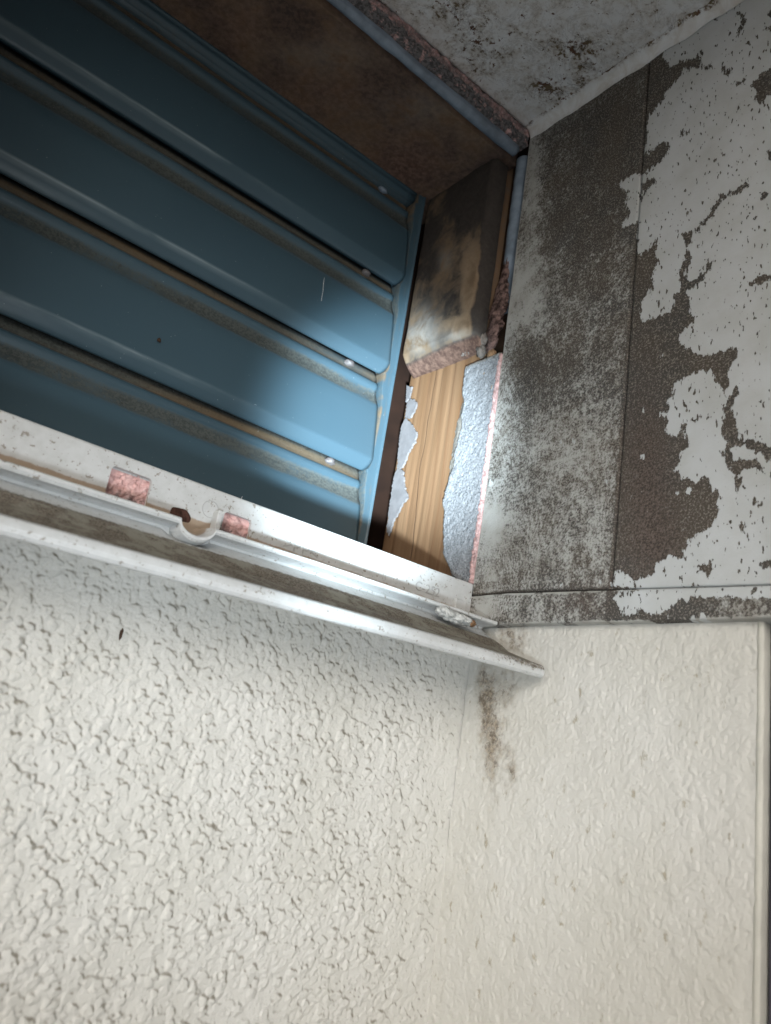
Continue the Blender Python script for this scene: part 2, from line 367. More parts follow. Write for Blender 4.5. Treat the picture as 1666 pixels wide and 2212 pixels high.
# ------------------------------------------------------------------ ground and house mass
g = sheet('ground', np.linspace(-30, 30, 61), np.linspace(-30, 30, 61), lambda U, V: (U, V, -1.6+0*U), (0, 0, -.2), CONC)
tag(g, kind='structure')
CZ = 0.3555      # ceiling
HZ = 0.3376      # head of the opening

# stuccoed wall under the opening -----------------------------------------------------------
def stucco_h(X, Z, coarse):
    """height field in metres of the trowelled and dripped texture; coarse 1 left, ~0 right"""
    wx = X + 0.004*(fbm(X*120, Z*120, 50)-.5); wz = Z + 0.004*(fbm(X*120+9, Z*120, 51)-.5)
    base = 0.0011*(fbm(wx*110, wz*110, 3)-.5)
    t = fbm(wx*190, wz*210, 7, 3)
    plat = sstep(0.50, 0.60, t)
    t2 = fbm(wx*330+5, wz*360, 11, 3)
    plat2 = sstep(0.52, 0.62, t2)
    h = base + coarse*(0.00028*sstep(.56, .62, fbm(wx*260, wz*290, 7, 3))*(0.5+fbm(X*60, Z*60, 21)) + 0.00018*sstep(.58, .63, t2))
    h = h + (1-coarse)*(0.00022*plat2 + 0.00042*fbm(wx*820, wz*430, 31, 3)) + 0.00022*fbm(X*700, Z*700, 33, 2)
    return h
def drops(X, Z, us, vs_, n, seed, rmin, rmax, x0, x1, z0, z1, amp=1.0):
    r = np.random.RandomState(seed); H = np.zeros(X.shape)
    for _ in range(n):
        cx, cz = r.uniform(x0, x1), r.uniform(z0, z1)
        R = rmin+(rmax-rmin)*r.rand()**3.0; e = r.uniform(.75, 1.25); hh = amp*R*r.uniform(.28, .55)
        i0, i1 = np.searchsorted(us, [cx-R*1.5, cx+R*1.5]); j0, j1 = np.searchsorted(vs_, [cz-R*1.5, cz+R*1.5])
        if i1 <= i0 or j1 <= j0: continue
        xx = X[j0:j1, i0:i1]-cx; zz = Z[j0:j1, i0:i1]-cz
        d2 = (xx*xx*e+zz*zz/e)/(R*R)
        d2 = d2*(1+.22*np.sin(np.arctan2(zz, xx)*2+cx*900)+.12*np.sin(np.arctan2(zz, xx)*3+cz*900))
        b = hh*np.sqrt(np.clip(1-d2, 0, 1))
        H[j0:j1, i0:i1] = np.maximum(H[j0:j1, i0:i1], b)
    return H
def dense(a, b, c, d, fine, coarse):
    return np.unique(np.concatenate([np.arange(a, b, coarse), np.arange(b, c, fine), np.arange(c, d+1e-9, coarse)]))
def boxblur(h, k):
    for ax in (0, 1):
        c = np.cumsum(np.pad(h, [(k+1, k) if a == ax else (0, 0) for a in (0, 1)], mode='edge'), axis=ax)
        n_ = h.shape[ax]
        hi = np.take(c, np.arange(2*k+1, 2*k+1+n_), axis=ax); lo = np.take(c, np.arange(0, n_), axis=ax)
        h = (hi-lo)/(2*k+1)
    return h
left = empty('stucco_wall'); tag(left, 'cream stucco wall with coarse dripped texture under the plastic sill strip', 'wall')
us = dense(-1.6, -0.305, 0.0075, 0.0085, 0.00042, 0.02); vz = dense(-1.6, -0.25, -0.030, -0.0295, 0.00042, 0.02)
U, V = np.meshgrid(us, vz)
co = 1-0.55*sstep(-0.045, 0.004, U)
H = stucco_h(U, V, co)
H = H + drops(U, V, us, vz, 10500, 5, 0.0005, 0.0026, -0.31, 0.0, -0.255, -0.03, 0.66)*co
H = H + 0.004*(fbm(U*9, V*9, 61)-.5)
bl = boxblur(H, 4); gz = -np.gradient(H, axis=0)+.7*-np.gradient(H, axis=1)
grime_shade = np.clip((bl-H)*1100+np.clip(gz*7600-.26, 0, .95)*sstep(.12, .42, fbm(U*90, V*90, 66)), 0, 1)  # crevice dirt plus shade painted on the upper-right side of bumps
grime_shade = boxblur(grime_shade, 1)
PXs, PYs = proj(np.stack([U.ravel(), 0*U.ravel(), V.ravel()], -1))
stain = blobs(PXs, PYs, 0, [(1035, 1500, 22, 70, .7), (1010, 1560, 30, 90, .15)])
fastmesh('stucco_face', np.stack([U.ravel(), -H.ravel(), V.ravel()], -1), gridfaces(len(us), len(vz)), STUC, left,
         attrs={'grime_shade': grime_shade, 'stain': stain, 'smoothside': 0*stain})
box('wall_core', (-1.6, 0.004, -1.6), (0.0, 0.096, -0.003), PLASTER, left)
# smooth side wall, below the ledge ---------------------------------------------------------------
side = empty('plastered_side_wall'); tag(side, 'smooth cream plastered side wall below the mouldy ledge, brown stain in its inner corner', 'wall')
XW = 0.006; YE = -0.1782
us = dense(YE, YE, 0.0, 0.004, 0.00045, 0.02); vz = dense(-1.6, -0.25, -0.023, -0.0225, 0.00045, 0.02)
U, V = np.meshgrid(us, vz)      # U = y
co = 0.42*sstep(-0.055, -0.005, U)
H = stucco_h(U+3, V, co)
H = H + drops(U, V, us, vz, 800, 9, 0.0010, 0.0030, -0.175, 0.0, -0.255, -0.023, .35)*(0.25+co*1.6)
H = H - 0.0003*sstep(-.1705, -.1750, U)
bl = boxblur(H, 4); grime_shade = np.clip((bl-H)*2200, 0, 1)*(.35+co)
PXs, PYs = proj(np.stack([0*U.ravel()+XW, U.ravel(), V.ravel()], -1))
stain = blobs(PXs, PYs, 0, [(1048, 1500, 20, 95, .80), (1098, 1480, 30, 60, .42), (1075, 1600, 26, 85, .42), (1058, 1640, 16, 60, .42), (1108, 1665, 12, 45, .62), (1120, 1380, 50, 40, .5), (1080, 1560, 60, 160, .16),
                             (1060, 1740, 30, 70, .18), (1095, 1345, 25, 40, .4)])
sf = fastmesh('plaster_face', np.stack([(XW-H).ravel(), U.ravel(), V.ravel()], -1), gridfaces(len(us), len(vz), True), STUC, side,
              attrs={'grime_shade': grime_shade, 'stain': stain, 'smoothside': 0*stain+1})
box('wall_core', (XW+.003, YE, -1.6), (0.12, 0.10, -0.022), PLASTER, side)
# rounded plaster bead at the free edge
def bead(U, V):
    a = U; wob = 0.0006*(fbm(V*60, V*0, 71)-.5)+.0004*(fbm(V*400, V*0, 72)-.5)
    return (XW+.0006-0.0013*np.cos(a)+0*V, YE-.0001-0.0016*np.sin(a)+wob, V)
sheet('corner_bead', np.linspace(-1.2, 1.6, 12), np.arange(-0.35, -0.0225, .0012), bead, (.01, 0.001, 0), PLASTER, side)
# pink chip and crack in the inner corner
def blob(name, c, r, mat, parent=None, seed=0, sub=3, amp=.25, fr=1.0):
    bm = bmesh.new(); bmesh.ops.create_icosphere(bm, subdivisions=sub, radius=1)
    for v in bm.verts:
        d = v.co.normalized(); k = 1+amp*2*(float(fbm(np.array([d.x*fr*1.7+seed+d.z]), np.array([d.y*fr*1.7-d.z*1.3+seed*3]), seed)[0])-.5)
        v.co = Vector((c[0]+d.x*r[0]*k, c[1]+d.y*r[1]*k, c[2]+d.z*r[2]*k))
    me = bpy.data.meshes.new(name); bm.to_mesh(me); bm.free()
    setattr_f(me, 'mold', [.2]*len(me.vertices)); setattr_f(me, 'edge', [0]*len(me.vertices))
    return link(name, me, mat, parent)
p = on(1026, 1466, 1, -0.001)
blob('pink_chip', p, (.0022, .0014, .0028), PINK, side, 3)

# slate-grey post beyond the wall
post = empty('slate_post', (0.03, -0.19, -1.6)); tag(post, 'dark slate-grey painted post behind the outer edge of the plastered wall', 'post')
box('post_body', (0.0095, -0.36, -1.6), (0.119, -0.1799, -0.024), SLATE, post, .004)
box('post_rebate', (0.004, -0.36, -1.6), (0.0085, -0.200, -0.0245), SLATE, post, .0015)

# ------------------------------------------------------------------ mouldy boarded wall at the right
bw = empty('boarded_wall'); tag(bw, 'mouldy boarded side wall with peeling white paint beside the opening', 'wall')
SEAM = -0.1020
WHITE = [
 [c5(1080, -60), c5(1080, 40), c5(880, 180), c5(800, 320), c5(700, 370), c5(620, 450), c5(600, 540), c5(640, 600), c5(690, 640), c5(800, 590), c5(900, 580),
  c5(960, 540), c5(990, 480), c5(1010, 500), c5(985, 570), c5(985, 655), c5(900, 670), c5(830, 660), c5(800, 740), c5(760, 790), c5(660, 880), c5(600, 980), c5(520, 1080),
  c5(480, 1150), c5(460, 1230), c5(450, 1380), c5(440, 1520), c5(500, 1500), c5(510, 1450), c5(600, 1390), c5(668, 1390), c5(660, 1480), c5(600, 1570), c5(490, 1640),
  c5(415, 1700), c5(325, 1695), c5(250, 1740), c5(180, 1790), c5(270, 1880), c5(250, 1980), c5(290, 2050), c5(275, 2130), c5(200, 2190), c5(230, 2210), c5(380, 2160),
  c6(375, 100), c6(370, 290), c6(420, 270), c6(500, 240), c6(565, 150), c6(545, 290), c6(550, 360), c6(510, 550), c6(520, 630), c6(450, 690), c6(400, 780), c6(395, 900), c6(420, 950),
  c6(490, 950), c6(560, 900), c6(680, 860), c6(730, 800), c6(710, 700), c6(820, 650), c6(880, 730), c6(870, 850), c6(930, 930), c6(850, 1000), c6(750, 1120), c6(800, 1180),
  c6(900, 1250), c6(1090, 1275), c6(1180, 1230), c6(1200, 1280), c6(1270, 1200), c6(1330, 1220), c6(1340, 1290), c6(1290, 1330), c6(1260, 1450), c6(1250, 1580), c6(1200, 1625),
  c6(1130, 1520), c6(1080, 1440), c6(950, 1430), c6(850, 1480), c6(740, 1550), c6(690, 1680), c6(650, 1740), c6(690, 1780), c6(650, 1880), c6(650, 2030), c6(720, 2070), c6(790, 2010), c6(850, 2090),
  c4(850, 0), c4(860, 60), c4(800, 100), c4(780, 220), c4(725, 310), c4(800, 390), c4(870, 370), c4(940, 430), c4(1000, 340), c4(1060, 370), c4(1070, 460), c4(1110, 500),
  c4(1150, 490), c4(1150, 560), c4(1130, 620), c4(1150, 660), c4(1130, 750), c4(1100, 780), c4(1080, 850), c4(950, 910), c4(850, 1000), c4(810, 1080), c4(830, 1180),
  c4(760, 1160), c4(680, 1120), c4(600, 1180), c4(540, 1220), c4(520, 1300), c4(430, 1350), c4(320, 1370), c4(290, 1310), c4(180, 1270), c4(140, 1300), c4(135, 1420),
  (1500, 1290), (1700, 1290), (2600, 1200), (2600, -300)],
 [c4(100, 1560), c4(150, 1480), c4(230, 1460), c4(350, 1470), c4(440, 1430), c4(540, 1480), c4(610, 1430), c4(700, 1440), c4(900, 1400), c4(1350, 1365), c4(1350, 1400), c4(1250, 1430),
  c4(1260, 1490), c4(1150, 1500), c4(1060, 1530), c4(990, 1500), c4(880, 1530), c4(860, 1580), c4(770, 1530), c4(720, 1590), c4(690, 1640), c4(600, 1680), c4(480, 1700), c4(380, 1640),
  c4(330, 1690), c4(230, 1690), c4(200, 1620), c4(140, 1570)],
]
DARKP = [
 [c5(1450, 1730), c5(1400, 1800), c5(1300, 1855), c5(1180, 1880), c5(1110, 1980), c5(1050, 2100), c6(900, 80), c6(800, 90), c6(840, 150), c6(830, 300), c6(770, 460), c6(790, 560), c6(780, 660),
  c6(820, 655), c6(880, 640), c6(920, 630), c6(1010, 520), c6(1110, 370), c6(1090, 330), c6(980, 500), c6(880, 550), c6(830, 480), c6(880, 350), c6(860, 250), c6(910, 100), c6(1010, 10),
  c5(1110, 2110), c5(1150, 1990), c5(1240, 1900), c5(1330, 1890), c5(1440, 1815)],
 [c6(1390, 1500), c6(1330, 1560), c6(1290, 1630), c6(1210, 1750), c6(1220, 1850), c6(1180, 1950), c6(1190, 2050), c6(1240, 2110), c6(1250, 2180), c4(1180, 110), c4(1210, 180), c4(1290, 290), c4(1310, 380), c4(1310, 520),
  c4(1385, 410), c4(1350, 340), c4(1380, 285), c4(1490, 270), c4(1600, 310), c4(1610, 270), c4(1500, 190), c4(1400, 180), c4(1300, 200), c4(1270, 110), c4(1340, 60), c4(1440, 85), c4(1560, 130), c4(1660, 230), c4(1700, 90), c6(1500, 2090), c6(1350, 2100), c6(1360, 2050),
  c6(1300, 1900), c6(1280, 1780), c6(1330, 1690), c6(1350, 1630), c6(1350, 1560)],
 [c4(960, 1240), c4(1120, 1150), c4(1080, 1270), c4(1060, 1330), c4(1030, 1290)],
 [c4(1550, 1200), c4(1680, 1165), c4(1680, 1220), c4(1580, 1245)], [c4(1380, 780), c4(1415, 820), c4(1400, 900), c4(1360, 860)],
 [c4(1480, 560), c4(1540, 590), c4(1600, 620), c4(1530, 655), c4(1500, 620)],
 [c6(910, 1905), c6(980, 1840), c6(975, 1885), c6(930, 1915)], [c6(1440, 580), c6(1600, 500), c6(1690, 475), c6(1660, 545), c6(1500, 600)],
 [c6(800, 1950), c6(870, 1930), c6(830, 1990), c6(790, 2010), c6(780, 2060)], [c6(560, 1200-1000), c6(575, 150), c6(548, 290)],
 [c5(780, 1330), c5(800, 1270), c5(860, 1300)], [c5(1110, 190), c5(1140, 80), c5(1210, 30), c5(1150, 160)],
 [c5(1320, 110), c5(1385, 120), c5(1425, 200), c5(1375, 280), c5(1335, 345), c5(1355, 240), c5(1370, 170)], [c5(955, 190), c5(985, 205), c5(960, 260), c5(890, 285), c5(935, 240)],
 [c5(1450, 830), c5(1560, 740), c5(1680, 650), c5(1700, 880), c5(1620, 950), c5(1550, 1025), c5(1505, 950), c5(1530, 870)], [c5(1310, 800), c5(1400, 770), c5(1410, 820), c5(1350, 840)],
 [c5(1170, 690), c5(1210, 650), c5(1260, 700), c5(1270, 755), c5(1210, 710)], [c5(1600, 290), c5(1690, 220), c5(1690, 310)], [c5(1000, 660), c5(1060, 620), c5(1090, 660), c5(1030, 680)],
 [c5(480, 1730), c5(550, 1720), c5(510, 1800), c5(440, 1900), c5(405, 1960), c5(405, 1800), c5(440, 1760)], [c5(1620, 1500), c5(1690, 1450), c5(1640, 1590)], [c5(1560, 1870), c5(1625, 1860), c5(1620, 1930), c5(1580, 1930)],
 [c5(1630, 120), c5(1690, 60), c5(1690, 190)], [c4(870, 1215), c4(960, 1215), c4(1000, 1240), c4(920, 1235)],
]
def f_paint(U, V, P):
    X, Y = proj(P); s = np.full(X.shape, -1e3)
    for p_ in WHITE: s = np.maximum(s, sdp(p_, X, Y))
    for p_ in DARKP: s = np.minimum(s, -sdp(p_, X, Y))
    for (x, y, r_) in [(c6(430, 1790)+(5,)), (c6(605, 1850)+(7,)), (c6(600, 1270)+(3,)), (c4(410, 165)+(6,)), (c4(860, 490)+(9,)), (c4(750, 500)+(5,)), (1213, 957, 6), (1240, 950, 5),
                       (1062, 1045, 7), (1214, 1262, 4), (1020*1+300, 1265, 4), (1310, 1040, 5), c4(400, 1710)+(5,), c4(670, 1720)+(4,), c4(0, 1380)+(5,), (c4(1000, 1740)+(12,)), (c4(900, 1745)+(9,))]:
        s = np.maximum(s, r_-np.hypot((X-x)*1.5, Y-y))
    return np.clip(s, -60, 60)*0.9/2.0 + 0.0
def f_mold(U, V, P):
    X, Y = proj(P)
    m = blobs(X, Y, 0.66, [(1180, 1010, 130, 230, -.13), (1200, 480, 90, 110, .12), (1120, 640, 60, 110, -.42), (1150, 400, 22, 140, -.40), (1060, 1130, 34, 60, -.50), (1300, 150, 160, 110, .0), (1085, 900, 22, 160, -.14), (1330, 380, 90, 170, .16),
                           (1330, 250, 80, 90, .18), (1160, 1190, 110, 60, -.10), (1140, 780, 40, 60, .25), (1300, 1100, 30, 200, -.10), (1240, 950, 70, 80, -.12), (1060, 1245, 20, 20, -.3),
                           (1200, 830, 90, 90, .10), (1600, 1315, 80, 45, -.22), (1150, 1320, 60, 40, -.1), (1050, 1315, 28, 30, -.45)])
    m = m - 0.3*np.exp(-((U)/.0018)**2)*(V > -.003)
    m = m + .9*np.exp(-((U-SEAM)/.0011)**2)
    nz = sstep(.30, .60, fbm(U*130, V*130, 77))
    m = m - .9*nz*np.exp(-((V-lb_(U))/.0008)**2)-.8*nz*np.exp(-((V-lt_(U)+.0006)/.0008)**2)+.5*np.exp(-((V-low(U)-.0002)/.0007)**2)
    sb = sstep(0, 1, (-(U-SEAM))*400)
    return m+.36*sb*(1-sstep(1470, 1600, X)*(Y > 1290)*.7)
def f_red(U, V, P):
    X, Y = proj(P)
    return np.clip(blobs(X, Y, 0, [(1400, 1080, 60, 160, .8), (1440, 1190, 70, 60, .4), (1260, 1305, 60, 30, .6), (1330, 1255, 60, 20, .5), (1390, 900, 40, 120, .3)]), 0, 1)
low = lambda Y: -0.0032+0.045*np.minimum(Y+.03, 0)
lt_ = lambda Y: low(Y)-.0006
lb_ = lambda Y: -0.0226-0.003*np.clip(-Y-.02, 0, 1)/.17
AT = {'paint': f_paint, 'mold': f_mold, 'red': f_red}
LB = lambda y: -0.0030+0.050*y*(1 if 1 else 0)*1.0     # lower edge of the boards, dips outward
def edge_round(U, V, u0, u1, z0, z1, r=0.0016, k=0.0012):
    d = np.minimum(np.minimum(U-u0, u1-U), np.minimum(V-z0, z1-V)); return k*(1-np.sqrt(np.clip(1-(1-np.clip(d/r, 0, 1))**2, 0, 1)))
def board(name, y0, y1, step, xoff, z0f, z1f, parent, wob=0.0, rr=.0016, kk=.0012, nz=None, seed=0):
    ny = int(abs(y1-y0)/step)+2; ys = np.linspace(y0, y1, ny)
    nzz = nz or int((z1f(0)-z0f(0))/step)+2
    e0 = np.array([0, .0003, .0007, .0012, .0018])/abs(y1-y0)
    tt = np.unique(np.concatenate([np.linspace(0, 1, ny), e0, 1-e0]))
    ez = np.array([0, .0003, .0007, .0012, .0018])/(z1f(0)-z0f(0)); ss = np.unique(np.concatenate([np.linspace(0, 1, nzz), ez, 1-ez]))
    def fun(T, S):
        Y = y0+(y1-y0)*T; z0 = z0f(Y); z1 = z1f(Y); Z = z0+(z1-z0)*S
        dd = np.minimum(np.minimum(T, 1-T)*abs(y1-y0), np.minimum(S, 1-S)*(z1-z0))
        h = -kk*(1-np.sqrt(np.clip(1-(1-np.clip(dd/rr, 0, 1))**2, 0, 1)))
        h = h + wob*(fbm(Y*40, Z*14, 80+seed)-.5)
        Yw = Y + .0006*(fbm(Z*45, Z*0+seed, 90+seed)-.5)
        return (xoff-h, Yw, Z)
    # attributes want world y, z
    def wrap(f): return lambda T, S, P: f(P[:, 1], P[:, 2], P)
    return sheet(name, tt, ss, fun, (.012, 0, 0), MOLDY, parent, flip=(y1 < y0) ^ True, attrs={k: wrap(f) for k, f in AT.items()})
top = lambda Y: CZ+.004+0*Y
low = lambda Y: -0.0032+0.045*np.minimum(Y+.03, 0)
b1 = board('wall_board', 0.0, SEAM+.0005, .0011, 0.0, low, top, bw, .0010, seed=1)
b2 = board('wall_board', SEAM-.0005, -0.62, .0016, .0003, low, top, bw, .0012, seed=2)
b1['label'] = 'narrow mould-covered board next to the opening'; b2['label'] = 'wide board with peeling white paint'
ledge = board('ledge', 0.0012, -0.62, .0013, -.0012, lb_, lt_, bw, .0006, nz=22, rr=.0022, kk=.0018, seed=3)
# backing so joints read dark, and the underside of the ledge
box('backing', (0.0085, -0.62, -0.021), (0.05, 0.022, CZ+.01), DARK, bw)

# ceiling ------------------------------------------------------------------------------------
ce = empty('porch_ceiling'); tag(ce, 'pale ceiling corner speckled with brown and black mould above the opening', 'ceiling')
def ce_mold(U, V, P):
    X, Y = proj(P)
    return blobs(X, Y, 0.28, [(1030, 110, 70, 60, .35), (1230, 100, 70, 22, .55), (1180, 195, 40, 25, .75), (1260, 160, 25, 60, .5), (980, 20, 70, 30, .4), (940, 90, 40, 60, -.1), (1150, 250, 60, 30, -.3), (1060, 180, 50, 40, -.05)])
sheet('ceiling_board', np.linspace(-0.70, 0.0, 301), np.linspace(-0.62, 0.0, 281), lambda U, V: (U, V, CZ+.0008*(fbm(U*30, V*30, 44)-.5)), (0, 0, .02), CEIL, ce, flip=True, attrs={'mold': ce_mold})
box('roof_slab', (-1.5, -0.75, CZ+.0215), (0.25, 0.30, CZ+.12), PLASTER, ce)
def cove(U, V):   # U angle, V y
    wob = 1+.22*(fbm(V*70, V*0, 47)-.5)*2+.10*(fbm(V*300, U, 48)-.5)
    r = .0075*wob
    return (-r*(1-np.sin(U))-.0004, V, CZ-.0004-r*(1-np.cos(U)))
sheet('cove_caulk', np.linspace(-.05, 1.62, 14), np.arange(-0.60, -.0004, .0012), cove, (.004, 0, .004), CEIL, ce, attrs={'mold': lambda U, V, P: -.55+1.5*sstep(.55, 1.35, U+.9*(fbm(V*60, V*0, 49)-.5))*0+1.35*(1-sstep(.15, .75, U+.9*(fbm(V*60, V*0, 49)-.5)))})

# ------------------------------------------------------------------ lining of the opening
of = empty('wooden_opening_frame'); tag(of, 'bare and mouldy wooden lining around the opening beside the blue shutter', 'window frame')
def wd_mold(U, V, P): return .9*np.exp(-((U-.101)/.004)**2)*0+.5*sstep(.15, .20, V)
sheet('jamb', np.linspace(.0245, .1045, 60), np.linspace(-0.06, HZ+.01, 160), lambda U, V: (.0045+.0006*(fbm(U*200, V*10, 91)-.5)+.0010*sstep(.0, 1, np.abs(((U*75) % 1)-.5)*2-.5), U, V), (.03, 0, 0), WOOD, of, flip=True, attrs={'mold': wd_mold})
def hd(kind):
    def f(U, V, P):
        X, Y = proj(P)
        if kind == 'mold': return blobs(X, Y, .52, [(780, 230, 90, 60, .1), (1070, 370, 40, 30, .5), (1010, 450, 60, 60, .3), (640, 40, 60, 40, .35), (620, 120, 80, 40, -.05)])
        if kind == 'red': return np.clip(blobs(X, Y, .45, [(880, 360, 90, 60, .6), (700, 200, 120, 50, .3), (520, 60, 60, 60, .35)]), 0, 1)
        return np.clip(blobs(X, Y, .05, [(900, 230, 70, 30, .18), (700, 120, 90, 30, .15)]), 0, 1)
    return f
sheet('head_board', np.linspace(-0.66, .006, 240), np.linspace(0.0165, 0.125, 60), lambda U, V: (U, V, HZ+.0012*(fbm(U*40, V*90, 93)-.5)), (0, 0, .02), MWOOD, of, flip=True,
      attrs={k: hd(k) for k in ('mold', 'red', 'pale')})
# mouldy block nailed on the jamb, its sawn end seen from below
def blk(kind):
    def f(U, V, P):
        X, Y = proj(P); lowz = P[:, 2]
        if kind == 'mold': return .75*(1-sstep(.1835, .1868, lowz))+1.0*(1-sstep(.021, .027, P[:, 1]+.003*(fbm(P[:, 2]*90, P[:, 2]*0, 97)-.5)))+blobs(X, Y, .56, [(1020, 610, 22, 60, -.75), (1000, 705, 50, 20, -.5), (1040, 430, 60, 60, .4), (930, 560, 34, 110, .35), (1070, 520, 12, 120, .5), (990, 430, 70, 60, .3), (905, 730, 20, 30, -.2)])  # mould, plus a dark near edge painted as the shaded gap beside it
        if kind == 'red': return .7*np.clip(1-sstep(.1835, .1868, lowz+.0*X), 0, 1)
        return np.clip(blobs(X, Y, 0, [(905, 730, 34, 26, .95), (925, 690, 22, 30, .5), (990, 725, 30, 12, .6), (960, 560, 14, 26, .35)]), 0, 1)*sstep(.183, .187, lowz)
    return f
def blkf(T, S):   # T: y, S: 0 rear bottom .. chamfer .. top
    Y = .0215+(.1000-.0215)*T
    zb = .1775+.002*T+.0018*(fbm(Y*70, Y*0, 95)-.5)
    k = sstep(0, .12, S); 
    X_ = .0035-.0150*np.clip(S/.115, 0, 1)**.75
    Z = zb+.0105*np.clip(S/.10, 0, 1)**1.4+(HZ+.001-zb-.0105)*np.clip((S-.10)/.90, 0, 1)
    e = .002*(1-sstep(0, .05, T))+.003*(1-sstep(0, .03, 1-T))
    X_ = X_ + e + .0012*(fbm(Y*120, Z*60, 96)-.5)
    return (X_, Y, Z)
sheet('mouldy_block', np.linspace(0, 1, 60), np.unique(np.concatenate([np.linspace(0, .12, 26), np.linspace(.12, 1, 120)])), blkf, (.012, 0, 0), MWOOD, of, flip=True, attrs={k: blk(k) for k in ('mold', 'red', 'pale')})
# cut edge of the wall lining over the opening: pink and grey crumbly layers
def ej(U, V):
    return (U, .0006-.0016*(fbm(U*160, V*400, 101)-.5)*1.5-.0010*sstep(.35, .65, fbm(U*300, V*300, 102)), V+.0012*(fbm(U*60, V*0, 103)-.5))
pe = sheet('broken_plaster_edge', np.linspace(-.66, .0, 700), np.linspace(HZ+.0048, CZ-.0002, 22), ej, (0, .015, 0), PINK, None, attrs={'mold': lambda U, V, P: 0.80+.9*(1-sstep(HZ+.0095, HZ+.0125, V+.004*(fbm(U*70, V*0, 105)-.5)))})
tag(pe, 'crumbling pink and grey plaster edge between the ceiling and the brown head board', 'plaster edge')
# blue-grey sealant bead along head and down the jamb
sb = empty('sealant_bead'); tag(sb, 'blue-grey sealant bead bordering the top and upper right of the opening', 'sealant')
def beadh(A, X):
    r = .0036*(1+.28*(fbm(X*35, X*0, 111)-.5)*2)
    return (X, .0085-r*1.05*np.cos(A), HZ+.0015-r*1.0*np.sin(A)+.0008*(fbm(X*25, X*0, 112)-.5))
sheet('head_bead', np.linspace(-.1, 3.2, 16), np.linspace(-.66, -.0045, 260), beadh, (0, .001, .008), LEADC, sb, flip=True)
def beadj(A, Z):
    t = (Z-.205)/(HZ-.205)
    r = .0021+.0028*np.clip(t, 0, 1)+.0012*(fbm(Z*60, Z*0, 113)-.5)
    return (.0035-r*np.sin(A)*.9, .0075+.0020*(1-t)-r*1.2*np.cos(A), Z)
sheet('side_bead', np.linspace(-.1, 3.2, 14), np.linspace(.205, HZ-.001, 120), beadj, (.006, 0, 0), LEADC, sb)
# torn brown scrap of flashing at its lower end
def scrap(A, S):
    Z = .172+.075*S
    r = (.0016+.0048*np.sin(np.clip(S*1.1, 0, 1)*math.pi)**.7*(1-.5*S))*(1+1.1*(fbm(A*1.6, S*12, 121)-.5)+.5*(fbm(A*5, S*50, 127)-.5))
    return (.0006+.0010*S-r*.55*np.sin(A)+0*A, .0125-.004*S+r*1.25*np.cos(A), Z+.003*(fbm(A*2, S*5, 122)-.5))
sc = sheet('flashing_scrap', np.linspace(0, 2*math.pi, 30), np.linspace(0, 1, 70), scrap, (.0001, 0, 0), RUST)
tag(sc, 'torn rusty brown scrap hanging beside the mouldy block', 'scrap')
for k_, (px_, py_, r_) in enumerate([(1035, 700, .0036), (1022, 735, .0040)]):
    pass

# mortar edge ---------------------------------------------------------------------------------------
me_ = empty('mortar_edge'); tag(me_, 'broken blue-grey mortar edge with a thin pink coat between bare wood and mouldy board', 'mortar')
ZL = np.array([.004, .012, .026, .045, .0667, .09, .12, .150, .168]); YL = np.array([.011, .0225, .0325, .0375, .0405, .0365, .0335, .036, .0375])
def mort(T, Z):
    yl = np.interp(Z, ZL, YL)+.0030*(fbm(Z*110, Z*0, 131)-.5)+.0014*(fbm(Z*500, Z*0, 132)-.5)
    Y = .0030+(yl-.0030)*T
    d = np.minimum((1-T)*(yl-.003), np.minimum((.1695-Z), 1)*1.0)
    x = -.0006+.0048*(1-np.sqrt(np.clip(1-(1-np.clip(d/.0035, 0, 1))**2, 0, 1)))
    x = x+.0011*(fbm(Y*240, Z*240, 133)-.5)+.0005*(fbm(Y*620, Z*620, 134, 2)-.5)
    return (x, Y, Z)
def mort_e(T, Z, P): return 1-sstep(0, .0045, ((1-T)*.035).ravel().reshape(T.shape))*1.0
sheet('mortar_body', np.linspace(0, 1, 90), np.linspace(.0035, .1695, 360), mort, (.016, 0, 0), MORT, me_, flip=True, attrs={'edge': lambda T, Z, P: np.maximum(1-sstep(0, .0032+.002*fbm(Z*90, Z*0, 139), (1-T)*.034), sstep(.164, .168, Z))})
def mort2(T, Z):
    yl = .0395+.0045*np.sin(np.clip((Z-.055)/.085, 0, 1)*math.pi)**.6+.0022*(fbm(Z*200, Z*0, 141)-.5)
    Y = .030+(yl-.030)*T
    x = .0022+.0035*T**3+.0016*(fbm(Y*300, Z*300, 142)-.5)
    return (x, Y, Z)
sheet('loose_crumbs', np.linspace(0, 1, 30), np.linspace(.055, .140, 180), mort2, (.008, 0, 0), MORT, me_, flip=True, attrs={'edge': lambda T, Z, P: 1+0*T})
def pinkf(T, Z):
    w_ = .0040-.0014*np.clip(Z/.16, 0, 1)+.0010*(fbm(Z*120, Z*0, 145)-.5)
    Y = -.0002+(w_+.0002)*T
    return (-.0011-.0012*(fbm(Y*500, Z*330, 146)-.5)*1.6-.0006*sstep(.4, .6, fbm(Y*800, Z*500, 148))+.0009*np.abs(T-.5)*2, Y, Z)
sheet('pink_coat', np.linspace(0, 1, 14), np.linspace(.0045, .166, 320), pinkf, (.006, 0, 0), PINK, me_, flip=True, attrs={'mold': lambda T, Z, P: .45+.0*T})
for q, (px_, py_, r_, sx) in enumerate([(1010, 755, .0050, 1), (1040, 760, .0042, 1), (1025, 720, .0052, 1.5), (1062, 765, .0032, 1), (1045, 735, .0036, 1.4)]):
    p = on(px_, py_, 0, .0015)
    blob('mortar_lump', p, (r_*.8, r_, r_*sx), DIRTM if q != 3 else WOOD, me_, 20+q, 4, .5, 2.2)
